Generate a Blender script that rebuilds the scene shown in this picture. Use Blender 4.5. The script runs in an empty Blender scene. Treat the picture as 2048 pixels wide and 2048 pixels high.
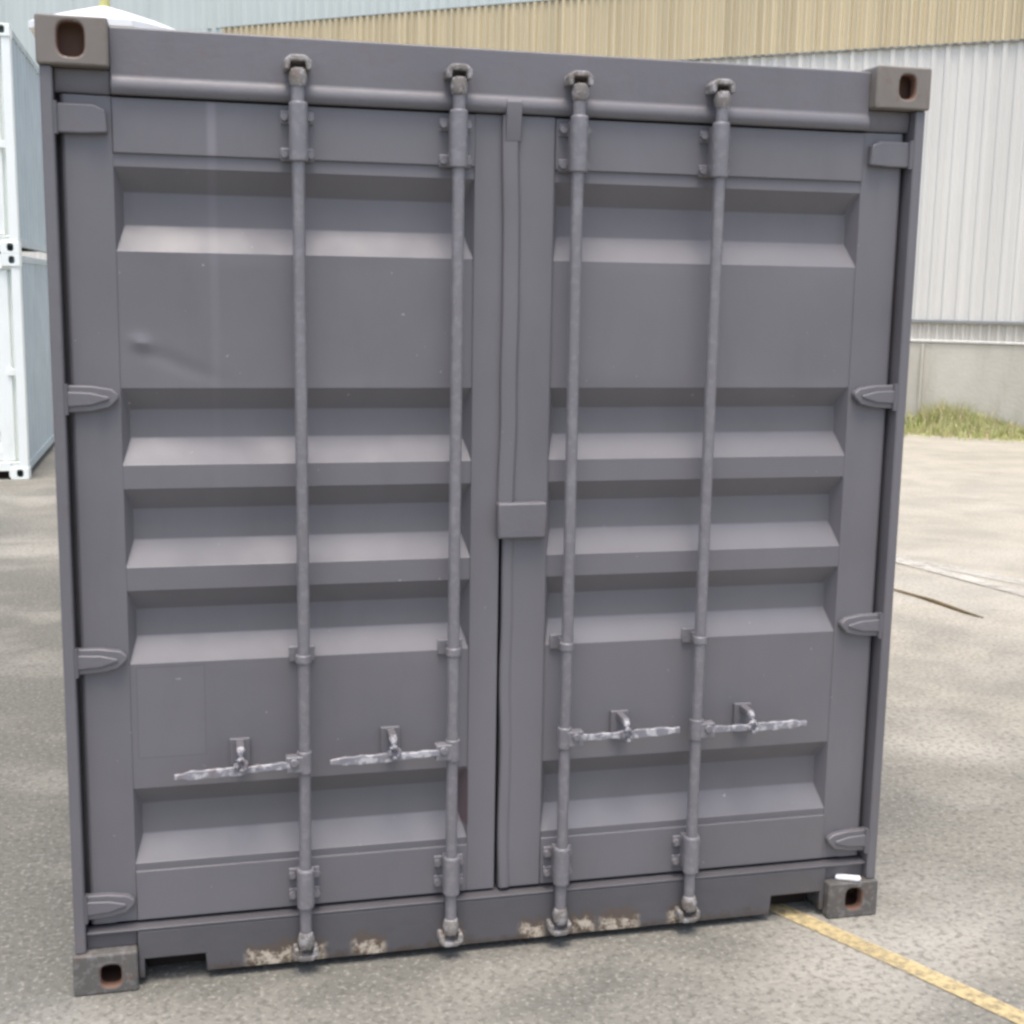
import bpy, math, random
from mathutils import Vector, Matrix, noise
random.seed(7)
sc = bpy.context.scene
COL = sc.collection

# ------------------------------------------------------------------ camera
cam_d = bpy.data.cameras.new("camera")
cam = bpy.data.objects.new("camera", cam_d)
COL.objects.link(cam)
cam.location = (0.35212, -3.56598, 1.94673)
cam.rotation_euler = (1.4042814, -0.0168075, -0.2358880)
cam_d.sensor_width = 36.0
cam_d.sensor_height = 36.0
cam_d.lens = 2652.25 / 2048 * 36.0
cam_d.clip_start = 0.05
cam_d.clip_end = 2000
sc.camera = cam
sc.render.resolution_x = 1024
sc.render.resolution_y = 1024

# ------------------------------------------------------------------ light
SUN_EL, SUN_AZ = math.radians(74), math.radians(196)     # azimuth: clockwise from +Y (150 = front right)
w = bpy.data.worlds.new("World")
sc.world = w
w.use_nodes = True
wn, wl = w.node_tree.nodes, w.node_tree.links
bg = wn["Background"]
sky = wn.new("ShaderNodeTexSky")
sky.sky_type = 'NISHITA'
sky.sun_disc = False
sky.sun_elevation = SUN_EL
sky.sun_rotation = SUN_AZ
sky.air_density = 1.0
sky.dust_density = 3.8
sky.ozone_density = 1.0
wl.new(sky.outputs[0], bg.inputs[0])
bg.inputs[1].default_value = 0.13
sun_d = bpy.data.lights.new("sun", 'SUN')
sun_d.energy = 0.95
sun_d.angle = math.radians(22)
sun_d.color = (1.0, 0.965, 0.92)
sun = bpy.data.objects.new("sun", sun_d)
COL.objects.link(sun)
sdir = Vector((math.sin(SUN_AZ) * math.cos(SUN_EL), math.cos(SUN_AZ) * math.cos(SUN_EL), math.sin(SUN_EL)))
sun.rotation_euler = sdir.to_track_quat('Z', 'Y').to_euler()
sc.view_settings.view_transform = 'Standard'
sc.view_settings.look = 'None'
sc.view_settings.exposure = 1.12
sc.view_settings.gamma = 1
sc.cycles.filter_width = 2.9

# ------------------------------------------------------------------ materials
class NT:
    def __init__(s, name):
        s.m = bpy.data.materials.new(name); s.m.use_nodes = True
        s.n, s.l = s.m.node_tree.nodes, s.m.node_tree.links
        s.b = s.n["Principled BSDF"]
        tc = s.n.new("ShaderNodeTexCoord"); s.obj = tc.outputs['Object']
    def noise(s, scale, detail=4, rough=0.55, vec=None, stretch=None):
        t = s.n.new("ShaderNodeTexNoise"); t.inputs['Scale'].default_value = scale
        t.inputs['Detail'].default_value = detail; t.inputs['Roughness'].default_value = rough
        v = vec or s.obj
        if stretch:
            mp = s.n.new("ShaderNodeMapping"); mp.inputs['Scale'].default_value = stretch
            s.l.new(v, mp.inputs[0]); v = mp.outputs[0]
        s.l.new(v, t.inputs['Vector']); return t.outputs['Fac']
    def ramp(s, fac, stops, interp='LINEAR'):
        r = s.n.new("ShaderNodeValToRGB"); r.color_ramp.interpolation = interp
        e = r.color_ramp.elements
        while len(e) < len(stops): e.new(0.5)
        for el, (p, c) in zip(e, stops):
            el.position = p; el.color = (c, c, c, 1) if isinstance(c, (int, float)) else (*c, 1)
        s.l.new(fac, r.inputs[0]); return r.outputs[0]
    def mix(s, fac, a, b, mode='MIX'):
        x = s.n.new("ShaderNodeMix"); x.data_type = 'RGBA'; x.blend_type = mode
        for i, v in ((0, fac), (6, a), (7, b)):
            if isinstance(v, (int, float)): x.inputs[i].default_value = v
            elif isinstance(v, tuple): x.inputs[i].default_value = (*v, 1)
            else: s.l.new(v, x.inputs[i])
        return x.outputs[2]
    def math(s, op, a, b=0.0):
        x = s.n.new("ShaderNodeMath"); x.operation = op
        for i, v in ((0, a), (1, b)):
            if isinstance(v, (int, float)): x.inputs[i].default_value = v
            else: s.l.new(v, x.inputs[i])
        return x.outputs[0]
    def xyz(s):
        x = s.n.new("ShaderNodeSeparateXYZ"); s.l.new(s.obj, x.inputs[0]); return x.outputs
    def bump(s, h, strength=0.3, dist=0.01):
        b = s.n.new("ShaderNodeBump"); b.inputs['Strength'].default_value = strength
        b.inputs['Distance'].default_value = dist
        s.l.new(h, b.inputs['Height']); s.l.new(b.outputs[0], s.b.inputs['Normal'])
    def col(s, c):
        if isinstance(c, tuple): s.b.inputs['Base Color'].default_value = (*c, 1)
        else: s.l.new(c, s.b.inputs['Base Color'])
    def set(s, rough=None, metal=None, spec=None, coat=None, coat_rough=None):
        for k, v in (('Roughness', rough), ('Metallic', metal), ('Specular IOR Level', spec),
                     ('Coat Weight', coat), ('Coat Roughness', coat_rough)):
            if v is None: continue
            if isinstance(v, (int, float)): s.b.inputs[k].default_value = v
            else: s.l.new(v, s.b.inputs[k])

def mul(c, k): return tuple(v * k for v in c)

def paint(name, c, rough=0.42, mott=0.12, rust=0.0, rustc=(0.16, 0.085, 0.05), wear=0.0, spec=0.5, streak=0.0, bump=0.12):
    t = NT(name)
    n1 = t.noise(2.3, 5)
    base = t.mix(t.ramp(n1, [(0.3, 0.0), (0.7, 1.0)]), mul(c, 1 - mott), mul(c, 1 + mott))
    n2 = t.noise(9, 6, 0.7, stretch=(1, 1, 0.25))
    base = t.mix(t.ramp(n2, [(0.52, 0.0), (0.75, 0.35)]), base, mul(c, 0.72))
    if streak:
        x = t.xyz()
        # pale vertical rub mark, a little off the left post
        d = t.math('ABSOLUTE', t.math('ADD', x[0], -(0.418 - 1.219)))
        m = t.math('MULTIPLY', t.ramp(d, [(0.006, 1.0), (0.016, 0.0)]), t.ramp(x[2], [(0.0, 0.0), (1.0, 1.0)]))
        zz = t.ramp(t.math('DIVIDE', x[2], 3.0), [(0.40, 0.0), (0.66, 0.3), (0.755, 0.35), (0.762, 1.0), (1.0, 1.0)])
        m = t.math('MULTIPLY', t.math('MULTIPLY', m, zz), streak)
        base = t.mix(m, base, mul(c, 1.75))
    if streak:
        mx = t.math('MULTIPLY', t.math('LESS_THAN', t.math('ABSOLUTE', t.math('ADD', x[0], -(1.100 - 1.219))), 0.016),
                    t.math('LESS_THAN', t.math('ABSOLUTE', t.math('ADD', x[2], -0.475)), 0.085))
        base = t.mix(t.math('MULTIPLY', mx, 0.75), base, (0.10, 0.035, 0.035))
        # outline left by a sticker painted over on the left door, and a few tiny chips
        bx = t.math('ABSOLUTE', t.math('ADD', x[0], 1.219 - 0.280)); bz = t.math('ABSOLUTE', t.math('ADD', x[2], -0.785))
        ins = t.math('MULTIPLY', t.math('LESS_THAN', bx, 0.092), t.math('LESS_THAN', bz, 0.130))
        ins2 = t.math('MULTIPLY', t.math('LESS_THAN', bx, 0.0885), t.math('LESS_THAN', bz, 0.1265))
        base = t.mix(t.math('MULTIPLY', ins, 0.12), base, mul(c, 1.35))
        base = t.mix(t.math('MULTIPLY', t.math('SUBTRACT', ins, ins2), 0.45), base, mul(c, 0.6))
        base = t.mix(t.ramp(t.noise(55, 2, 0.5), [(0.765, 0.0), (0.785, 0.7)]), base, (0.4, 0.39, 0.38))
        fade = t.noise(1.1, 4, 0.55, stretch=(1, 1, 0.6))
        base = t.mix(t.ramp(fade, [(0.42, 0.0), (0.68, 0.45)]), base, mul(c, 1.28))
    if wear:
        n3 = t.noise(38, 5, 0.7)
        base = t.mix(t.ramp(n3, [(0.5, 0.0), (0.58, wear)]), base, (0.52, 0.50, 0.50))
    if rust:
        n4 = t.noise(16, 6, 0.7)
        base = t.mix(t.ramp(n4, [(0.56, 0.0), (0.68, rust)]), base, rustc)
    t.col(base)
    rr = t.ramp(t.noise(5, 5), [(0.3, rough - 0.07), (0.7, rough + 0.12)])
    t.set(rough=rr, spec=spec)
    hb = t.mix(0.35, t.noise(2.0, 3), t.noise(60, 3))
    t.bump(hb, bump, 0.02)
    return t.m

GREY = (0.146, 0.138, 0.144)
M = {}
M['door'] = paint('dark_grey_door_paint', GREY, 0.50, 0.09, streak=0.6, rust=0.0, spec=0.7, bump=0.05)
M['frame'] = paint('dark_grey_frame_paint', mul(GREY, 1.0), 0.48, 0.08, rust=0.2, spec=0.7)
M['rod'] = paint('worn_grey_rod_paint', mul(GREY, 1.25), 0.36, 0.08, rust=0.18, rustc=(0.2, 0.16, 0.13), wear=0.10, spec=0.8)
M['handle'] = paint('scuffed_handle_paint', (0.24, 0.23, 0.25), 0.5, 0.3, rust=0.5, wear=0.85, spec=0.8)
M['keeper'] = paint('rusty_keeper_paint', (0.205, 0.185, 0.165), 0.65, 0.3, rust=0.9, rustc=(0.13, 0.09, 0.06), wear=0.5)
M['casting'] = paint('taupe_casting_paint', (0.200, 0.176, 0.148), 0.55, 0.12, rust=0.35)
M['casting_low'] = paint('dusty_casting_paint', (0.112, 0.104, 0.092), 0.62, 0.15, rust=0.5, wear=0.15)
M['rust_in'] = paint('rusty_cavity', (0.17, 0.095, 0.065), 0.85, 0.3)
M['gasket'] = paint('black_rubber_gasket', (0.050, 0.044, 0.048), 0.7, 0.1)
M['notch_shade'] = paint('dark_notch_shade', (0.022, 0.014, 0.010), 0.9, 0.2)  # near-black colour stands in for the shade inside the sill notches
M['side'] = paint('dark_grey_side_paint', GREY, 0.45, 0.08, rust=0.3)
M['wood'] = paint('container_floor_wood', (0.12, 0.08, 0.05), 0.8, 0.2)
M['white'] = paint('white_container_paint', (0.90, 0.93, 0.88), 0.45, 0.02)
M['whiteside'] = paint('shaded_white_side_paint', (0.43, 0.50, 0.52), 0.5, 0.08)  # white paint with the blue-grey shade of this side put into the colour
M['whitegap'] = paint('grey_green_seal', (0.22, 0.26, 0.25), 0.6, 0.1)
M['tag'] = paint('strip_white', (0.85, 0.85, 0.83), 0.4, 0.03)
M['canvas'] = paint('white_canopy_cloth', (0.86, 0.86, 0.84), 0.8, 0.03)
M['olive'] = paint('olive_yellow_plastic', (0.45, 0.43, 0.16), 0.5, 0.05)
M['stickm'] = paint('brown_stick', (0.17, 0.125, 0.06), 0.8, 0.3)

def sill_mat():
    # bottom sill: flaked paint showing beige primer and rust at a few places near the ground
    t = NT('chipped_sill_paint')
    c = mul(GREY, 0.66)
    base = t.mix(t.ramp(t.noise(3, 5), [(0.3, 0.0), (0.7, 1.0)]), mul(c, 0.9), mul(c, 1.12))
    x = t.xyz()
    u = t.math('DIVIDE', t.math('ADD', x[0], 1.219), 2.438)
    spots = [(0.47, 0.69), (0.775, 0.865), (1.03, 1.10), (1.275, 1.345), (1.43, 1.505), (1.525, 1.645), (1.745, 1.83)]
    st = [(0.0, 0.0)]
    for a, b in spots:
        a /= 2.438; b /= 2.438
        st += [(a - 0.004, 0.0), (a + 0.004, 1.0), (b - 0.004, 1.0), (b + 0.004, 0.0)]
    st = st[:31] + [(1.0, 0.0)]
    m = t.ramp(u, st[:32])
    z = t.math('ADD', x[2], t.math('MULTIPLY', t.math('ADD', t.noise(26, 5, 0.7), -0.5), 0.11))
    mz = t.ramp(t.math('MULTIPLY', z, 5), [(0.31, 1.0), (0.36, 0.0)])
    ch = t.ramp(t.noise(24, 6, 0.8), [(0.44, 0.0), (0.56, 1.0)])
    m1 = t.math('MULTIPLY', t.math('MULTIPLY', m, mz), ch)
    mzr = t.ramp(t.math('MULTIPLY', z, 5), [(0.33, 1.0), (0.5, 0.0)])
    rustm = t.math('MULTIPLY', t.math('MULTIPLY', m, mzr), 0.95)
    base = t.mix(rustm, base, (0.115, 0.078, 0.05))
    # thin rust along the very bottom edge
    low = t.math('MULTIPLY', t.ramp(t.math('MULTIPLY', z, 5), [(0.12, 1.0), (0.24, 0.0)]), 0.8)
    base = t.mix(low, base, (0.07, 0.05, 0.035))
    base = t.mix(m1, base, (0.54, 0.47, 0.37))
    t.col(base); t.set(rough=0.5, spec=0.6)
    t.bump(t.noise(25, 5), 0.2, 0.01)
    return t.m
M['sill'] = sill_mat()

def ground_mat():
    t = NT('weathered_concrete')
    x = t.xyz()
    big = t.noise(0.22, 4, 0.5)
    mid = t.noise(1.6, 6, 0.62)
    c = t.mix(t.ramp(big, [(0.35, 0.0), (0.65, 1.0)]), (0.40, 0.368, 0.292), (0.48, 0.437, 0.35))
    # the yard is greyer to the left, beige further right
    g = t.math('ADD', t.math('MULTIPLY', x[0], 0.11), t.math('MULTIPLY', x[1], 0.05))
    g = t.math('ADD', g, t.math('MULTIPLY', t.math('ADD', t.noise(0.6, 3), -0.5), 0.6))
    c = t.mix(t.ramp(g, [(0.16, 1.0), (0.66, 0.0)]), c, (0.20, 0.192, 0.165))
    c = t.mix(t.ramp(mid, [(0.40, 0.6), (0.60, 0.0)]), c, (0.185, 0.18, 0.155))
    sw = t.noise(0.8, 5, 0.6, stretch=(0.8, 1.3, 1))
    c = t.mix(t.ramp(sw, [(0.48, 0.0), (0.68, 0.5)]), c, (0.56, 0.525, 0.45))
    fine = t.noise(42, 4, 0.65)
    c = t.mix(t.ramp(fine, [(0.36, 0.62), (0.52, 0.0)]), c, (0.115, 0.11, 0.09))
    fine2 = t.noise(58, 3, 0.65)
    c = t.mix(t.ramp(fine2, [(0.54, 0.0), (0.70, 0.65)]), c, (0.50, 0.475, 0.41))
    c = t.mix(t.ramp(g, [(0.10, 1.0), (0.62, 0.0)]), c, (0.90, 0.90, 0.89), 'MULTIPLY')
    c = t.mix(t.ramp(g, [(0.45, 0.0), (0.9, 0.35)]), c, (0.55, 0.50, 0.40))
    t.col(c); t.set(rough=0.85, spec=0.3)
    t.bump(t.mix(0.5, fine, fine2), 0.6, 0.012)
    return t.m
M['ground'] = ground_mat()

def worn_line(name, c, amount, scale=9):
    t = NT(name)
    t.col(t.mix(t.ramp(t.noise(3, 4), [(0.35, 0.0), (0.7, 1.0)]), c, mul(c, 0.8)))
    a = t.ramp(t.noise(scale, 6, 0.7), [(amount - 0.14, 0.35), (amount + 0.08, 0.95)])
    t.l.new(a, t.b.inputs['Alpha'])
    t.set(rough=0.8)
    t.bump(t.noise(46, 3, 0.6), 0.4, 0.01)
    return t.m
M['yellow'] = worn_line('worn_yellow_paint', (0.62, 0.49, 0.25), 0.50, 34)
M['wline'] = worn_line('faded_white_paint', (0.60, 0.57, 0.49), 0.50, 6)

def wall_mat(name, c, var, sc_=1.0, stripe=0.0):
    t = NT(name)
    base = t.mix(t.ramp(t.noise(0.5, 4), [(0.3, 0.0), (0.7, 1.0)]), mul(c, 1 - var), mul(c, 1 + var))
    if stripe:     # sheets weathered individually
        s = t.noise(3.0, 2, 0.5, stretch=(4.0, 0.0, 0.03))
        base = t.mix(t.ramp(s, [(0.4, stripe), (0.6, 0.0)]), base, mul(c, 0.72))
    t.col(base); t.set(rough=0.5)
    return t.m
M['wallwhite'] = wall_mat('white_sheet_cladding', (0.68, 0.665, 0.61), 0.03, stripe=0.3)
M['wallyellow'] = wall_mat('yellow_sheet_cladding', (0.62, 0.53, 0.345), 0.06, stripe=0.5)
M['wallpale'] = wall_mat('pale_green_white_cladding', (0.56, 0.61, 0.57), 0.04, stripe=0.2)
M['wallrib'] = wall_mat('beige_ribbed_band', (0.60, 0.57, 0.50), 0.05, stripe=0.4)
M['flash'] = paint('grey_flashing', (0.24, 0.25, 0.24), 0.5, 0.1)
def plinth_mat():
    t = NT('stained_concrete_plinth')
    c = t.mix(t.ramp(t.noise(1.2, 6), [(0.35, 0.0), (0.65, 1.0)]), (0.49, 0.46, 0.385), (0.57, 0.54, 0.455))
    c = t.mix(t.ramp(t.noise(4, 6, 0.7, stretch=(1, 1, 0.15)), [(0.5, 0.0), (0.7, 0.6)]), c, (0.38, 0.36, 0.27))
    t.col(c); t.set(rough=0.85); t.bump(t.noise(20, 4), 0.3, 0.02)
    return t.m
M['plinth'] = plinth_mat()
def grass_mat(name, c1, c2):
    t = NT(name)
    t.col(t.mix(t.ramp(t.noise(3.5, 4), [(0.35, 0.0), (0.65, 1.0)]), c1, c2))
    t.set(rough=0.7, spec=0.2)
    t.b.inputs['Transmission Weight'].default_value = 0.0
    return t.m
M['grass'] = grass_mat('dry_green_grass', (0.40, 0.44, 0.15), (0.62, 0.62, 0.31))
M['straw'] = grass_mat('straw', (0.60, 0.50, 0.28), (0.66, 0.56, 0.36))

# ------------------------------------------------------------------ mesh helpers
class MB:
    def __init__(s): s.v, s.f, s.mi = [], [], []
    def quad(s, pts, mi=0):
        i = len(s.v); s.v += [tuple(p) for p in pts]; s.f.append(tuple(range(i, i + len(pts)))); s.mi.append(mi)
    def box(s, x0, x1, y0, y1, z0, z1, mi=0):
        i = len(s.v)
        s.v += [(x, y, z) for z in (z0, z1) for y in (y0, y1) for x in (x0, x1)]
        for f in ((0, 2, 3, 1), (4, 5, 7, 6), (0, 1, 5, 4), (2, 6, 7, 3), (0, 4, 6, 2), (1, 3, 7, 5)):
            s.f.append(tuple(i + k for k in f)); s.mi.append(mi)
    def prism(s, poly, axis, a, b, mi=0):
        # poly: 2D outline; axis 0: (y,z) extruded along x ; 1: (x,z) along y ; 2: (x,y) along z
        def P(p, t): return {0: (t, p[0], p[1]), 1: (p[0], t, p[1]), 2: (p[0], p[1], t)}[axis]
        n = len(poly); i = len(s.v)
        s.v += [P(p, a) for p in poly] + [P(p, b) for p in poly]
        s.f.append(tuple(range(i, i + n))[::-1]); s.f.append(tuple(range(i + n, i + 2 * n))); s.mi += [mi, mi]
        for k in range(n):
            s.f.append((i + k, i + (k + 1) % n, i + n + (k + 1) % n, i + n + k)); s.mi.append(mi)
    def tube(s, pts, r, seg=14, mi=0, cap=True):
        pts = [Vector(p) for p in pts]; rs = r if isinstance(r, (list, tuple)) else [r] * len(pts)
        i0 = len(s.v)
        for k, p in enumerate(pts):
            d = (pts[min(k + 1, len(pts) - 1)] - pts[max(k - 1, 0)]).normalized()
            a = d.orthogonal().normalized() if abs(d.z) < 0.9 else Vector((1, 0, 0))
            a = (a - d * a.dot(d)).normalized(); b = d.cross(a)
            for j in range(seg):
                t = 2 * math.pi * j / seg
                s.v.append(tuple(p + (a * math.cos(t) + b * math.sin(t)) * rs[k]))
        for k in range(len(pts) - 1):
            for j in range(seg):
                s.f.append((i0 + k * seg + j, i0 + k * seg + (j + 1) % seg, i0 + (k + 1) * seg + (j + 1) % seg, i0 + (k + 1) * seg + j)); s.mi.append(mi)
        if cap:
            s.f.append(tuple(i0 + j for j in range(seg))[::-1]); s.mi.append(mi)
            e = i0 + (len(pts) - 1) * seg
            s.f.append(tuple(e + j for j in range(seg))); s.mi.append(mi)
    def build(s, name, mats, parent=None, off=(0, 0, 0), bevel=0.0, smooth=False, seg=2, ang=35):
        me = bpy.data.meshes.new(name)
        me.from_pydata([(x - off[0], y - off[1], z - off[2]) for x, y, z in s.v], [], s.f)
        mats = mats if isinstance(mats, (list, tuple)) else [mats]
        for m in mats: me.materials.append(m)
        for p, m in zip(me.polygons, s.mi): p.material_index = m
        me.update()
        import bmesh
        bm = bmesh.new(); bm.from_mesh(me)
        bmesh.ops.remove_doubles(bm, verts=bm.verts, dist=1e-5)
        bmesh.ops.recalc_face_normals(bm, faces=bm.faces)
        bm.to_mesh(me); bm.free()
        o = bpy.data.objects.new(name, me); COL.objects.link(o)
        if parent: o.parent = parent
        if bevel:
            b = o.modifiers.new('bevel', 'BEVEL'); b.width = bevel; b.segments = seg
            b.limit_method = 'ANGLE'; b.angle_limit = math.radians(ang)
            me.polygons.foreach_set('use_smooth', [True] * len(me.polygons))
            try: me.set_sharp_from_angle(angle=math.radians(ang))
            except Exception: pass
            wnm = o.modifiers.new('wn', 'WEIGHTED_NORMAL'); wnm.keep_sharp = True
        if smooth:
            me.polygons.foreach_set('use_smooth', [True] * len(me.polygons))
            try: me.set_sharp_from_angle(angle=math.radians(40))
            except Exception: pass
        return o

def tag(o, label=None, cat=None, group=None, kind=None):
    for k, v in (('label', label), ('category', cat), ('group', group), ('kind', kind)):
        if v: o[k] = v
    return o
def empty(name, loc, rz=0):
    o = bpy.data.objects.new(name, None); COL.objects.link(o)
    o.location = loc; o.rotation_euler = (0, 0, rz); o.empty_display_size = 0.3
    return o

# ------------------------------------------------------------------ container
def make_container(label, loc, rz=0, W=2.438, H=2.591, L=6.058, pal=None, group=None, name='shipping_container', hinges=None, gap=(0.036, 0.049)):
    """front (doors) at local y=0..; built in front-corner coordinates, shifted so that the Empty sits under the middle"""
    off = (W / 2, L / 2, 0)
    pal = pal or {}
    mt = lambda k: M[pal.get(k, k)]
    root = empty(name, loc, rz)
    tag(root, label, 'container', group)
    kz = H / 2.591
    Z = lambda z: z * kz
    YD, YS = 0.050, 0.028          # door face, header/sill face
    CW, CH, CL = 0.172, 0.118, 0.178

    # ---- corner castings
    def casting(cx0, cy0, z0, facing, hole, matk, cavity):
        cavd = cavity
        m = MB()
        x0, x1, z1 = cx0, cx0 + CW, z0 + CH
        y0, y1 = cy0, cy0 + CL
        hx, hz, hw, hh = hole
        n = 28
        fy, by = (y0, y1) if facing < 0 else (y1, y0)
        rim, outer = [], []
        for k in range(n):
            t = 2 * math.pi * (k + 0.5) / n
            c, s_ = math.cos(t), math.sin(t)
            e = 0.62
            rim.append((hx + hw / 2 * math.copysign(abs(c) ** e, c), hz + hh / 2 * math.copysign(abs(s_) ** e, s_)))
            # ray to the rectangle
            tx = ((x1 if c > 0 else x0) - hx) / c; tz = ((z1 if s_ > 0 else z0) - hz) / s_
            tt = min(tx, tz); outer.append([hx + c * tt, hz + s_ * tt])
        for cxx in (x0, x1):
            for czz in (z0, z1):
                j = min(range(n), key=lambda q: (outer[q][0] - cxx) ** 2 + (outer[q][1] - czz) ** 2)
                outer[j] = [cxx, czz]
        dy = 0.030 * (1 if facing < 0 else -1)
        for k in range(n):
            a, b = k, (k + 1) % n
            m.quad([(outer[a][0], fy, outer[a][1]), (outer[b][0], fy, outer[b][1]), (rim[b][0], fy, rim[b][1]), (rim[a][0], fy, rim[a][1])])
            m.quad([(rim[a][0], fy, rim[a][1]), (rim[b][0], fy, rim[b][1]), (rim[b][0], fy + dy, rim[b][1]), (rim[a][0], fy + dy, rim[a][1])], 1)
        # cavity box
        ix0, ix1, iz0, iz1, iy0, iy1 = x0 + 0.012, x1 - 0.012, z0 + 0.010, z1 - 0.010, fy + dy, fy + dy * cavd
        for q in ([(ix0, iy1, iz0), (ix1, iy1, iz0), (ix1, iy1, iz1), (ix0, iy1, iz1)],
                  [(ix0, iy0, iz0), (ix0, iy1, iz0), (ix0, iy1, iz1), (ix0, iy0, iz1)],
                  [(ix1, iy0, iz0), (ix1, iy1, iz0), (ix1, iy1, iz1), (ix1, iy0, iz1)],
                  [(ix0, iy0, iz0), (ix1, iy0, iz0), (ix1, iy1, iz0), (ix0, iy1, iz0)],
                  [(ix0, iy0, iz1), (ix1, iy0, iz1), (ix1, iy1, iz1), (ix0, iy1, iz1)]):
            m.quad(q, 1)
        # outer sides (perimeter shared with the front face's outline)
        for k in range(n):
            a, b = outer[k], outer[(k + 1) % n]
            m.quad([(a[0], fy, a[1]), (b[0], fy, b[1]), (b[0], by, b[1]), (a[0], by, a[1])])
        m.quad([(x0, by, z0), (x1, by, z0), (x1, by, z1), (x0, by, z1)])
        return m.build('corner_casting', [mt(matk), mt('rust_in')], root, off, bevel=0.007, seg=3)
    zt = H - CH
    for (cy, fc) in ((0, -1), (L - CL, 1)):
        casting(0, cy, zt, fc, (0.083, H - 0.056, 0.064, 0.082), 'casting', 1.9)
        casting(W - CW, cy, zt, fc, (W - 0.075, H - 0.056, 0.050, 0.066), 'casting', 1.9)
        casting(0, cy, 0, fc, (0.100, 0.052, 0.056, 0.064), 'casting_low', 4.5)
        casting(W - CW, cy, 0, fc, (W - 0.083, 0.062, 0.056, 0.070), 'casting_low', 4.5)

    # ---- corner posts (J-section: narrow face outside, return behind the door edge)
    for sgn in (0, 1):
        m = MB()
        fx = (lambda x: x) if sgn == 0 else (lambda x: W - x)
        m.prism([(fx(0.006), 0.012), (fx(gap[0]), 0.012), (fx(gap[0]), 0.10), (fx(0.10 + gap[0] - 0.034), 0.10), (fx(0.10 + gap[0] - 0.034), 0.16), (fx(0.006), 0.16)], 2, CH, zt)
        m.build('corner_post', mt('frame'), root, off, bevel=0.005)
        m = MB(); m.box(min(fx(0.006), fx(0.12)), max(fx(0.006), fx(0.12)), L - 0.16, L - 0.006, CH, zt)
        m.build('corner_post', mt('frame'), root, off, bevel=0.006)

    # ---- header (door end top rail), with a rolled drip lip
    m = MB()
    ztop = H - 0.014
    YH = 0.038
    poly = [(YH, ztop), (YH, Z(2.458)), (YH - 0.006, Z(2.450)), (YH - 0.011, Z(2.438)), (YH - 0.010, Z(2.426)), (YH - 0.002, Z(2.4135)), (0.10, Z(2.4135)), (0.10, ztop)]
    m.prism(poly, 0, CW, W - CW)
    m.prism([(0.046, zt), (0.046, Z(2.444)), (0.050, Z(2.424)), (0.056, Z(2.413)), (0.10, Z(2.413)), (0.10, zt)], 0, 0.036, CW)
    m.prism([(0.046, zt), (0.046, Z(2.444)), (0.050, Z(2.424)), (0.056, Z(2.413)), (0.10, Z(2.413)), (0.10, zt)], 0, W - CW, W - 0.036)
    m.build('header', mt('frame'), root, off, bevel=0.004)

    # ---- sill with two lifting notches
    zs = 0.176
    m = MB()
    xa0, xb0 = CW + 0.001, W - CW - 0.001
    m.prism([(xa0, zs - 0.014), (xa0, 0.022), (CW + 0.018, 0.022), (CW + 0.018, 0.078), (0.356, 0.078), (0.360, 0.024), (W - 0.358, 0.024), (W - 0.354, 0.084),
             (W - CW - 0.016, 0.084), (W - CW - 0.016, 0.022), (xb0, 0.022), (xb0, zs - 0.014)], 1, YS, YS + 0.02)
    m.prism([(YS, zs - 0.014), (YS - 0.003, zs - 0.006), (YS + 0.024, zs), (0.12, zs), (0.12, zs - 0.014)], 0, 0.036, W - 0.036)
    m.prism([(0.10, 0.08), (0.10, zs - 0.013), (0.12, zs - 0.013), (0.12, 0.08)], 0, 0.036, W - 0.036)
    m.prism([(0.040, CH), (0.040, zs - 0.014), (0.06, zs), (0.12, zs), (0.12, CH)], 0, 0.036, CW)
    m.prism([(0.040, CH), (0.040, zs - 0.014), (0.06, zs), (0.12, zs), (0.12, CH)], 0, W - CW, W - 0.036)
    # boxes that carry the painted shade inside the notches
    for a, b, zb in ((CW + 0.02, 0.358, 0.076), (W - 0.356, W - CW - 0.014, 0.082)):
        m.box(a + 0.001, b - 0.001, 0.125, 0.16, 0.004, zb + 0.03, 1)
    m.build('sill', [mt('sill'), M['notch_shade']], root, off, bevel=0.003)
    # dark rubber behind the door gaps
    m = MB(); m.box(0.036, W - 0.036, 0.106, 0.114, zs, Z(2.413)); m.build('door_gasket', mt('gasket'), root, off)

    # ---- doors
    recs = [(2.238, 2.026), (1.674, 1.470), (1.405, 1.193), (1.128, 0.924), (0.570, 0.352)]
    zb_, zt_ = 0.184, Z(2.4105)
    PT, PB = Z(2.272), Z(0.330)
    def make_door(side):
        if side == 0: xa, xb, ra, rb = gap[1], 1.196, 0.174 + gap[1] - 0.05, 1.112
        else: xa, xb, ra, rb = 1.209, W - gap[1], 1.338, W - 0.178 - gap[1] + 0.05
        m = MB()
        yb = YD + 0.055
        # frame members
        outer = (xa, ra) if side == 0 else (rb, xb)
        inner = (rb, xb) if side == 0 else (xa, ra)
        lo, ro = outer
        # outer stile with a soft fold
        fo = lo + 0.068 if side == 0 else ro - 0.068
        pol = [(lo, yb), (lo, YD + 0.006), (lo + 0.008, YD), (fo - 0.006, YD), (fo + 0.006, YD + 0.004), (ro, YD + 0.004), (ro, yb)] if side == 0 else \
              [(lo, yb), (lo, YD + 0.004), (fo - 0.006, YD + 0.004), (fo + 0.006, YD), (ro - 0.008, YD), (ro, YD + 0.006), (ro, yb)]
        m.prism(pol, 2, zb_, zt_)
        m.box(inner[0], inner[1], YD + 0.002, yb, zb_, zt_)
        m.box(ra, rb, YD - 0.001, yb, PT, zt_ - 0.002)
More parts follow.
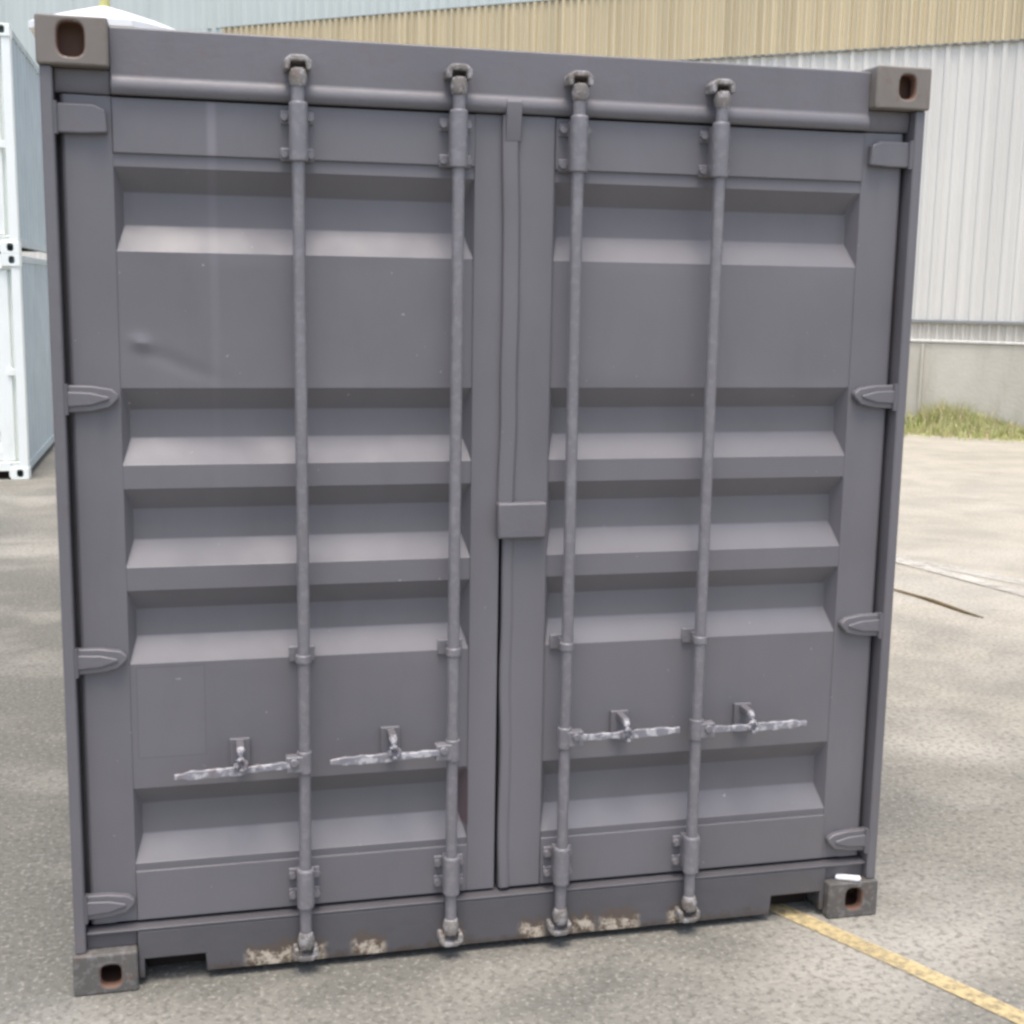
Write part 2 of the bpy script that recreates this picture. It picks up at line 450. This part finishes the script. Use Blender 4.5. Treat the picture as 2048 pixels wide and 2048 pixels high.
        m.box(ra, rb, YD - 0.001, yb, zb_ + 0.002, PB)
        # the pressed panel
        yp, yr = YD + 0.007, YD + 0.053
        zc = PT
        ins = 0.020
        def flat(z0, z1):
            nx = 90; nz = max(1, int((z1 - z0) / 0.0105))
            big = (z1 - z0) > 0.2
            def P(i, j):
                x = ra + (rb - ra) * i / nx; z = z0 + (z1 - z0) * j / nz
                y = yp
                edge = min(1, min(x - ra, rb - x) / 0.06) * min(1, min(z - z0, z1 - z) / 0.03)
                if big:
                    y += edge * 0.0022 * noise.noise(Vector((x * 3.1 + 9 * side, z * 3.3, 1.7)))
                    if side == 0:
                        r2 = ((x - 0.222 - (1.79 - z) * 0.55) / 0.030) ** 2 + ((z - 1.792) / 0.019) ** 2
                        y -= edge * 0.010 * math.exp(-r2)
                        r3 = ((x - 0.30) / 0.11) ** 2 + ((z - 1.745 + (x - 0.30) * 0.42) / 0.022) ** 2
                        y += edge * 0.0032 * math.exp(-r3)
                return (x, y, z)
            if not big:
                m.quad([(ra, yp, z0), (rb, yp, z0), (rb, yp, z1), (ra, yp, z1)]); return
            for i in range(nx):
                for j in range(nz):
                    m.quad([P(i, j), P(i + 1, j), P(i + 1, j + 1), P(i, j + 1)])
        for (a, b) in recs:
            a, b = Z(a), Z(b)
            flat(a, zc)
            st, sb = 0.060 * kz, 0.068 * kz
            o_ = [(ra, yp, a), (rb, yp, a), (rb, yp, b), (ra, yp, b)]
            i_ = [(ra + ins, yr, a - st), (rb - ins, yr, a - st), (rb - ins, yr, b + sb), (ra + ins, yr, b + sb)]
            for k in range(4):
                m.quad([o_[k], o_[(k + 1) % 4], i_[(k + 1) % 4], i_[k]])
            m.quad(i_)
            zc = b
        flat(PB, zc)
        m.box(ra, rb, yr + 0.004, yr + 0.008, PB, PT)
        door = m.build('door', mt('door'), root, off, bevel=0.0045, ang=20)
        # ---- hinges
        for k, hz in enumerate(hinges or [2.350, 1.647, 0.944, 0.243]):
            hz = Z(hz)
            h = MB()
            fx = (lambda x: x) if side == 0 else (lambda x: W - x)
            tip = 0.168
            top, bot = 0.036, -0.036
            if k == 0:
                pol = [(0.024, bot), (0.024, top), (0.13, top), (0.158, top - 0.012), (0.162, bot + 0.004), (0.10, bot)]
            else:
                pol = [(0.024, bot), (0.024, top), (0.10, top - 0.002), (0.150, top - 0.010), (tip, 0.012), (tip, 0.0), (0.145, -0.022), (0.10, bot + 0.004)]
            P2 = [(fx(a), hz + b) for a, b in pol]
            h.prism(P2, 1, YD - 0.020, YD + 0.004)
            if k:   # raised rib along the strap
                pol = [(0.04, -0.020), (0.04, 0.020), (0.10, 0.017), (0.145, 0.006), (0.145, -0.002), (0.10, -0.016)]
                h.prism([(fx(a), hz + b) for a, b in pol], 1, YD - 0.026, YD - 0.019)
            h.build('hinge', mt('frame'), door, off, bevel=0.004)
            h = MB(); h.tube([(fx(0.033), YD - 0.022, hz - 0.040), (fx(0.033), YD - 0.022, hz + 0.040)], 0.011)
            h.build('hinge_pin', mt('frame'), door, off, smooth=True)
        # ---- locking bars
        for rx in ((0.636, 1.056) if side == 0 else (1.388, 1.797)):
            ry = -0.004
            dirx = -1 if side == 0 else 1
            b = MB()
            top, bot = Z(2.478), 0.100
            pts, n = [], 40
            for k in range(n + 1):
                z = bot + (top - bot) * k / n
                pts.append((rx + 0.0010 * math.sin(z * 2.1 + rx * 9), ry + 0.0015 * math.sin(z * 3.3 + rx), z))
            b.tube(pts, 0.0168, 16)
            b.build('locking_bar', mt('rod'), door, off, smooth=True)
            # wide bearing housings top and bottom with bolted plates
            for (za, zb2) in ((Z(2.262), Z(2.412)), (Z(0.205), Z(0.322))):
                h = MB()
                h.tube([(rx, ry, za), (rx, ry, za + 0.006), (rx, ry, zb2 - 0.004), (rx, ry, zb2)], [0.022, 0.0245, 0.0245, 0.021], 18)
                h.box(rx - 0.018, rx + 0.018, ry, YD, za + 0.006, zb2 - 0.010)
                h.box(rx - 0.043, rx + 0.043, YD - 0.008, YD + 0.002, zb2 - 0.052, zb2 - 0.018)
                h.box(rx - 0.043, rx + 0.043, YD - 0.008, YD + 0.002, za + 0.004, za + 0.038)
                h.build('bearing_housing', mt('rod'), door, off, bevel=0.003)
                for zz in (zb2 - 0.035, za + 0.021):
                    for sx in (-0.034, 0.034):
                        h = MB(); h.tube([(rx + sx, YD - 0.007, zz), (rx + sx, YD - 0.022, zz)], [0.0105, 0.0095], 8)
                        h.build('bolt', mt('rod'), door, off)
            # mid guide bracket
            for zz in (Z(0.935),):
                h = MB()
                h.tube([(rx, ry, zz - 0.012), (rx, ry, zz + 0.012)], 0.0215, 16)
                h.box(rx - 0.012, rx + 0.012, ry, YD + 0.006, zz - 0.014, zz + 0.014)
                h.box(rx - 0.036, rx + 0.036, YD - 0.004, YD + 0.009, zz - 0.022, zz + 0.022)
                h.build('guide_bracket', mt('rod'), door, off, bevel=0.003)
            # cam at each end of the bar
            for up in (1, 0):
                h = MB()
                zc = Z(2.470) if up else 0.108
                d = 1 if up else -1
                h.tube([(rx, ry, zc - 0.022 * d), (rx, ry, zc), (rx, ry, zc + 0.022 * d)], [0.019, 0.024, 0.020], 14)
                h.box(rx - 0.013, rx + 0.013, ry - 0.018, YS - 0.004, zc - 0.002, zc + 0.024) if up else h.box(rx - 0.013, rx + 0.013, ry - 0.018, YS - 0.004, zc - 0.026, zc)
                h.build('cam', mt('keeper'), door, off, bevel=0.003)
            # handle, its hub at the bar, its catch
            zh = 0.640 if rx < 0.8 else 0.647 if side == 0 else 0.662
            zh = Z(zh)
            h = MB()
            L_ = 0.350 if rx not in (0.636,) else 0.352
            sl = {0.636: -0.016, 1.056: -0.010, 1.388: 0.004, 1.797: 0.000}.get(rx, 0)
            def hp(s_): return (rx + dirx * s_, ry - 0.014 - 0.006 * math.sin(s_ * 9), zh + sl * s_ / L_)
            pts = [hp(L_ * k / 16) for k in range(17)]
            for k in range(16):
                def sec(q):
                    p_ = pts[q]; t_ = q / 16
                    hh = 0.013 if t_ < 0.12 else 0.0095 if t_ < 0.5 else 0.0125 if t_ < 0.93 else 0.008
                    hh += 0.0016 * math.sin(q * 2.3 + rx * 11)
                    return [(p_[0], p_[1] - 0.006, p_[2] + hh), (p_[0], p_[1] + 0.005, p_[2] + hh), (p_[0], p_[1] + 0.005, p_[2] - hh), (p_[0], p_[1] - 0.006, p_[2] - hh)]
                A, B = sec(k), sec(k + 1)
                for q in range(4): h.quad([A[q], A[(q + 1) % 4], B[(q + 1) % 4], B[q]])
                if k == 0: h.quad(A)
                if k == 15: h.quad(B)
            h.build('handle', mt('handle'), door, off, bevel=0.002)
            h = MB()
            x0, x1 = sorted((rx + dirx * 0.004, rx + dirx * 0.052))
            h.box(x0, x1, ry - 0.022, ry + 0.012, zh - 0.026, zh + 0.020)
            h.tube([(rx, ry, zh - 0.034), (rx, ry, zh + 0.030)], 0.0215, 16)
            h.tube([(rx + dirx * 0.03, ry - 0.030, zh + 0.004), (rx + dirx * 0.03, ry - 0.018, zh + 0.004)], 0.012, 12)
            h.build('handle_hub', mt('rod'), door, off, bevel=0.003)
            # retainer: plate on the door, ring catch swung over the handle, small lug above
            cxh = {0.636: 0.462, 1.056: 0.884, 1.388: 1.572, 1.797: 1.966}.get(rx, rx + dirx * 0.18)
            zc_ = zh + (0.010 if side == 0 else 0.002)
            h = MB()
            h.box(cxh - 0.028, cxh + 0.028, YD - 0.006, YD + 0.008, zc_ - 0.028, zc_ + 0.050)
            h.box(cxh - 0.012, cxh + 0.012, -0.002, YD, zc_ - 0.027, zc_ - 0.019)
            h.box(cxh - 0.011, cxh + 0.011, -0.012, YD, zc_ + 0.024, zc_ + 0.046)
            h.build('catch_plate', mt('door'), door, off, bevel=0.003)
            h = MB()
            ring = []
            for k in range(17):
                t_ = 2 * math.pi * k / 16
                ring.append((cxh + 0.0145 * math.cos(t_), ry - 0.032, zc_ + 0.002 + 0.0165 * math.sin(t_)))
            h.tube(ring, 0.0058, 8, cap=False)
            h.tube([(cxh, ry - 0.030, zc_ + 0.016), (cxh, ry - 0.022, zc_ + 0.030), (cxh, ry - 0.006, zc_ + 0.036)], [0.006, 0.009, 0.012], 8)
            h.build('handle_catch', mt('handle'), door, off, smooth=True)
        # ---- meeting edge
        if side == 1:
            s = MB()
            # overlapping cover strip on the upper part, a slimmer one below
            def wavy(poly, z0, z1, amp, ph):
                n_ = 30
                rows = []
                for q in range(n_ + 1):
                    z = z0 + (z1 - z0) * q / n_
                    dx = amp * noise.noise(Vector((z * 3.1, ph, 0.3)))
                    rows.append([(x + (dx if x < 1.25 else 0), y, z) for x, y in poly])
                for q in range(n_):
                    for k in range(len(poly)):
                        k2 = (k + 1) % len(poly)
                        s.quad([rows[q][k], rows[q][k2], rows[q + 1][k2], rows[q + 1][k]])
                s.quad(rows[0]); s.quad(rows[-1])
            wavy([(1.190, YD - 0.010), (1.202, YD - 0.016), (1.232, YD - 0.016), (1.240, YD - 0.004), (1.334, YD - 0.004), (1.338, YD + 0.003), (1.190, YD - 0.0)], Z(1.34), Z(2.411), 0.012, 1.0)
            s.prism([(YD - 0.0165, Z(2.34)), (YD - 0.0265, Z(2.408)), (YD - 0.0265, Z(2.444)), (YD - 0.012, Z(2.456)), (YD - 0.006, Z(2.34))], 0, 1.193, 1.236)
            wavy([(1.206, YD - 0.002), (1.212, YD - 0.009), (1.232, YD - 0.009), (1.240, YD - 0.003), (1.334, YD - 0.003), (1.338, YD + 0.003), (1.206, YD + 0.004)], 0.186, Z(1.26), 0.010, 5.0)
            s.build('cover_strip', mt('door'), door, off, bevel=0.003)
            s = MB()
            s.box(1.184, 1.326, YD - 0.036, YD - 0.002, Z(1.250), Z(1.352))
            s.build('lock_box', mt('frame'), door, off, bevel=0.006)
        return door
    make_door(0); make_door(1)
    # ---- keepers fixed on header and sill
    for rx in (0.636, 1.056, 1.388, 1.797):
        for up in (1, 0):
            h = MB()
            zc = Z(2.505) if up else 0.066
            d = 1 if up else -1
            arch = [(-0.034, -0.016), (-0.035, 0.008), (-0.019, 0.022), (0.019, 0.022), (0.035, 0.008), (0.034, -0.016), (0.021, -0.016), (0.019, 0.006), (-0.019, 0.006), (-0.021, -0.016)]
            h.prism([(rx + p_[0], zc + p_[1] * d) for p_ in arch], 1, -0.016, YH + 0.003)
            h.build('keeper', mt('keeper'), root, off, bevel=0.004)

    # ---- sides, roof, rear end, rails, floor
    def corr(x0, sgn, m):
        pts = []
        y = CL - 0.02
        p = 0.278
        yend = L - 0.16
        while y < yend:
            for dy, dd in ((0, 0), (0.072, 0), (0.14, 0.034), (0.21, 0.034), (0.278, 0)):
                if y + dy <= yend: pts.append((y + dy, dd))
            y += p
        pts.append((yend, 0))
        for a, b in zip(pts[:-1], pts[1:]):
            if b[0] - a[0] < 1e-6: continue
            xa_, xb_ = x0 + sgn * a[1], x0 + sgn * b[1]
            m.quad([(xa_, a[0], 0.155), (xb_, b[0], 0.155), (xb_, b[0], H - 0.07), (xa_, a[0], H - 0.07)])
    for sgn, x0 in ((1, 0.012), (-1, W - 0.012)):
        m = MB(); corr(x0, sgn, m)
        m.build('side_panel', mt('side'), root, off)
        m = MB()
        xa_, xb_ = sorted((x0 - sgn * 0.006, x0 + sgn * 0.05))
        m.box(xa_, xb_, CL, L - CL, H - 0.075, H - 0.012); m.build('top_rail', mt('side'), root, off, bevel=0.004)
        m = MB()
        m.box(xa_, xb_, CL, L - CL, 0.075, 0.160); m.build('bottom_rail', mt('side'), root, off, bevel=0.004)
    m = MB()
    y = 0.10; k = 0
    while y < L - 0.03:
        y2 = min(y + 0.10, L - 0.03); z = H - 0.016 - (0.018 if k % 2 else 0)
        m.box(0.05, W - 0.05, y, y2, z - 0.004, z); y = y2; k += 1
    m.build('roof', mt('side'), root, off)
    m = MB(); m.box(0.05, W - 0.05, 0.16, L - 0.05, 0.125, 0.150); m.build('floor', mt('wood'), root, off)
    m = MB()
    m.box(0.12, W - 0.12, L - 0.05, L - 0.03, 0.15, H - 0.03)
    for k in range(8):
        xx = 0.2 + k * 0.27
        m.box(xx, xx + 0.12, L - 0.03, L - 0.008, 0.18, H - 0.10)
    m.build('rear_wall', mt('side'), root, off)
    return root

main = make_container('dark grey shipping container with closed double doors and four vertical locking bars', (1.219, 3.029, 0))
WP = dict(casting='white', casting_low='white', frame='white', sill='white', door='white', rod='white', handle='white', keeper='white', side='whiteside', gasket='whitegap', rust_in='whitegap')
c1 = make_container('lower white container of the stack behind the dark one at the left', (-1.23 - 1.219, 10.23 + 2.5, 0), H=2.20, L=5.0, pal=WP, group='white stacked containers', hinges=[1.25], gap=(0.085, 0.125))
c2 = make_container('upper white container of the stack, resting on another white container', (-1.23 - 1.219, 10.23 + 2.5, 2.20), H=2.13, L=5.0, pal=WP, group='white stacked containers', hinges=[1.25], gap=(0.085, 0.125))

# white strip lying on the lower right corner of the dark container
m = MB()
m.prism([(-0.040, -0.008), (-0.030, -0.012), (0.036, -0.013), (0.041, -0.004), (0.038, 0.011), (-0.034, 0.012)], 2, 0, 0.012)
o = m.build('white_strip', M['tag'], None, bevel=0.003)
o.location = (W_ := 2.438 - 0.098, 0.022, 0.120); o.rotation_euler = (0, 0, math.radians(-22))
tag(o, 'small white strip lying on the lower right corner of the dark container', 'strip')

# ------------------------------------------------------------------ ground and markings
m = MB()
N = 40
m.quad([(-300, -300, 0), (300, -300, 0), (300, 300, 0), (-300, 300, 0)])
g = m.build('ground', M['ground']); tag(g, kind='structure')
def strip_line(name, pts, wid, z, mat):
    m = MB()
    P = [Vector(p) for p in pts]
    for k in range(len(P) - 1):
        d = (P[k + 1] - P[k]).normalized(); n = Vector((-d.y, d.x))
        w0, w1 = (wid[k], wid[k + 1]) if isinstance(wid, list) else (wid, wid)
        m.quad([(*(P[k] + n * w0 / 2), z), (*(P[k + 1] + n * w1 / 2), z), (*(P[k + 1] - n * w1 / 2), z), (*(P[k] - n * w0 / 2), z)])
    o = m.build(name, mat); tag(o, kind='structure'); return o
strip_line('yellow_line', [(0.0, 4.4), (2.125, 0.14), (2.36, -0.31), (2.56, -0.72), (3.1, -1.8), (4.2, -4.0)], 0.072, 0.004, M['yellow'])
strip_line('white_line', [(4.6, 7.2), (5.5, 5.22), (5.93, 4.30), (6.9, 2.2)], 0.15, 0.004, M['wline'])
strip_line('white_line', [(5.1, 6.9), (5.44, 5.10), (5.71, 4.0), (6.1, 2.3)], 0.13, 0.008, M['wline'])

# stick
m = MB()
A_, B_ = Vector((4.87, 4.28, 0.012)), Vector((5.06, 3.44, 0.010))
pts = []
for k in range(13):
    t = k / 12; p = A_.lerp(B_, t); p.x += 0.018 * math.sin(t * 5); pts.append(tuple(p))
m.tube(pts, [0.004, 0.007, 0.008, 0.007, 0.009, 0.012, 0.013, 0.011, 0.012, 0.010, 0.008, 0.006, 0.003], 8)
o = m.build('stick', M['stickm'], smooth=True)
tag(o, 'thin brown stick lying on the concrete right of the dark container', 'stick')

# ------------------------------------------------------------------ warehouse
Bp = Vector((11.936, 13.102)); D = Vector((-0.776, 0.63)).normalized(); Nn = Vector((-D.y, D.x)) * -1   # Nn points to the camera side?
if Nn.dot(Vector((0.352, -3.566)) - Bp) < 0: Nn = -Nn
root = empty('warehouse', (Bp.x + D.x * 8, Bp.y + D.y * 8, 0), math.atan2(-D.y, -D.x))
tag(root, 'large corrugated warehouse, white with a yellow band, on a concrete plinth', 'warehouse')
# local frame: x runs along -D (to the right in the photo), y away from the yard
def U(u): return 8 - u
Uo = (0, 0, 0)
inv = 1 if (Matrix.Rotation(math.atan2(-D.y, -D.x), 2) @ Vector((0, 1))).dot(Nn) < 0 else -1
def ribs(u0, u1, z0, z1, pitch, depth, y, name, mat, top=0.45):
    m = MB(); x0, x1 = U(u1), U(u0)
    n = int((x1 - x0) / pitch)
    prof = []
    for k in range(n):
        a = x0 + k * pitch
        j = 1 + 0.25 * math.sin(k * 1.7) * (1 if pitch < 0.2 else 0.3)
        prof += [(a, 0), (a + pitch * (1 - top) * 0.55, 0), (a + pitch * (1 - top) * 0.75, -depth * j), (a + pitch * (1 - top) * 0.75 + pitch * top * 0.55, -depth * j), (a + pitch * 0.86, 0)]
    prof.append((x0 + n * pitch, 0)); prof.append((x1, 0))
    for a, b in zip(prof[:-1], prof[1:]):
        m.quad([(a[0], (y + a[1]) * inv, z0), (b[0], (y + b[1]) * inv, z0), (b[0], (y + b[1]) * inv, z1), (a[0], (y + a[1]) * inv, z1)])
    return m.build(name, mat, root)
def wbox(name, u0, u1, y0, y1, z0, z1, mat, bevel=0.01):
    m = MB(); ya, yb = sorted((y0 * inv, y1 * inv)); m.box(U(u1), U(u0), ya, yb, z0, z1)
    return m.build(name, mat, root, bevel=bevel)
U0, U1 = -16, 34
wbox('plinth', U0, U1, -0.04, 0.30, 0, 1.28, M['plinth'])
for k in range(13):
    uu = 1.47 + (k - 4) * 3.6
    wbox('pipe', uu - 0.018, uu + 0.018, -0.085, -0.045, 0.0, 1.26, M['plinth'], 0.006)
wbox('ledge', U0, U1, -0.07, 0.02, 1.285, 1.325, M['wallwhite'])
ribs(U0, U1, 1.325, 1.56, 0.12, 0.03, 0.0, 'ribbed_band', M['wallrib'])
wbox('flashing', U0, U1, -0.075, 0.02, 1.56, 1.615, M['flash'])
ribs(U0, U1, 1.615, 5.43, 0.19, 0.034, -0.01, 'lower_cladding', M['wallwhite'])
ribs(U0, 14.0, 5.45, 6.47, 0.125, 0.045, -0.05, 'yellow_cladding', M['wallyellow'])
wbox('yellow_band_edge', U0, U1, -0.075, 0.0, 5.425, 5.450, M['flash'], 0.004)
wbox('yellow_band_cap', U0, 14.0, -0.085, 0.0, 6.470, 6.490, M['flash'], 0.004)
ribs(14.0, U1, 5.45, 6.49, 0.9, 0.03, -0.01, 'smooth_cladding', M['wallpale'])
ribs(U0, 14.6, 6.49, 9.2, 0.19, 0.03, -0.01, 'upper_cladding', M['wallpale'])
ribs(14.6, U1, 6.49, 9.2, 0.9, 0.03, -0.01, 'smooth_cladding', M['wallpale'])
wbox('gutter', U0, U1, -0.22, 0.05, 9.2, 9.36, M['flash'], 0.02)
m = MB()
m.quad([(U(U1), 0.05 * inv, 9.3), (U(U0), 0.05 * inv, 9.3), (U(U0), 14 * inv, 11.0), (U(U1), 14 * inv, 11.0)])
m.quad([(U(U1), 28 * inv, 9.3), (U(U0), 28 * inv, 9.3), (U(U0), 14 * inv, 11.0), (U(U1), 14 * inv, 11.0)])
m.build('roof', M['wallwhite'], root)
for uu in (U0, U1):
    m = MB()
    m.quad([(U(uu), 0.05 * inv, 0), (U(uu), 28 * inv, 0), (U(uu), 28 * inv, 9.3), (U(uu), 14 * inv, 11.0), (U(uu), 0.05 * inv, 9.3)])
    m.build('end_wall', M['wallwhite'], root)

# ------------------------------------------------------------------ grass along the plinth
def tow(u, d): # world point at u along the wall, d metres in front of it
    p = Bp + D * u + Nn * d; return p
m = MB()
rnd = random.Random(3)
def blade(px, py, h, mi):
    a = rnd.uniform(0, 6.28); w2 = rnd.uniform(0.006, 0.013); lean = rnd.uniform(0.05, 0.55) * h; b = rnd.uniform(0, 6.28)
    dx, dy = math.cos(a) * w2, math.sin(a) * w2; lx, ly = math.cos(b) * lean, math.sin(b) * lean
    m.quad([(px - dx, py - dy, 0), (px + dx, py + dy, 0), (px + dx * 0.6 + lx * 0.45, py + dy * 0.6 + ly * 0.45, h * 0.65), (px - dx * 0.6 + lx * 0.45, py - dy * 0.6 + ly * 0.45, h * 0.65)], mi)
    m.quad([(px - dx * 0.6 + lx * 0.45, py - dy * 0.6 + ly * 0.45, h * 0.65), (px + dx * 0.6 + lx * 0.45, py + dy * 0.6 + ly * 0.45, h * 0.65), (px + lx, py + ly, h)], mi)
for k in range(36000):
    u = rnd.uniform(-3.5, 7.0)
    d = 0.06 + abs(rnd.gauss(0, 0.34))
    c = noise.noise(Vector((u * 1.3, d * 2.5, 4.2)))
    dens = 0.75 + c * 1.2
    if rnd.random() > dens: continue
    edge = max(0, 1 - d / 0.95)
    tall = 0.5 + 1.0 * max(0, noise.noise(Vector((u * 0.8 + 3, 0.3, 9.1))) + 0.25) + 0.9 * math.exp(-((u - 1.1) / 0.55) ** 2)
    h = (0.05 + 0.33 * edge * rnd.uniform(0.2, 1) ** 1.6) * tall
    p = tow(u, d); blade(p.x, p.y, h, 1 if rnd.random() < 0.28 else 0)
o = m.build('grass', [M['grass'], M['straw']])
tag(o, 'yellow-green grass growing along the warehouse plinth', 'grass', kind='stuff')

# ------------------------------------------------------------------ white parasol top peeking over the container
root = empty('parasol', (-0.255, 8.0, 0))
tag(root, 'white canopy top with an olive yellow tip peeking over the dark container', 'parasol')
zpk = 4.115
m = MB()
n = 8; R_ = 0.60
rings = [(0.03, 0.0), (0.20, -0.048), (0.42, -0.115), (R_, -0.185)]
def rp(i, k):
    r, dz = rings[i]; t = 2 * math.pi * (k + 0.5) / n
    return (r * math.cos(t), r * math.sin(t), zpk + dz)
for i in range(len(rings) - 1):
    for k in range(n):
        m.quad([rp(i, k), rp(i, k + 1), rp(i + 1, k + 1), rp(i + 1, k)])
for k in range(n):
    a, b = rp(3, k), rp(3, k + 1)
    m.quad([a, b, (b[0], b[1], b[2] - 0.05), (a[0], a[1], a[2] - 0.05)])
o = m.build('canopy', M['canvas'], root)
so = o.modifiers.new('s', 'SOLIDIFY'); so.thickness = 0.006
m = MB(); m.tube([(0, 0, 0.0), (0, 0, zpk)], 0.022, 12); m.build('pole', M['rod'], root, smooth=True)
m = MB(); m.tube([(0, 0, 0), (0, 0, 0.05), (0, 0, 0.06), (0, 0, 0.10)], [0.25, 0.25, 0.05, 0.03], 20); m.build('base', M['plinth'], root, smooth=True)
m = MB(); m.tube([(0, 0, zpk - 0.01), (0.01, 0, zpk + 0.04), (0.02, 0, zpk + 0.16), (0.02, 0, zpk + 0.2)], [0.05, 0.035, 0.045, 0.02], 12); m.build('finial', M['olive'], root, smooth=True)
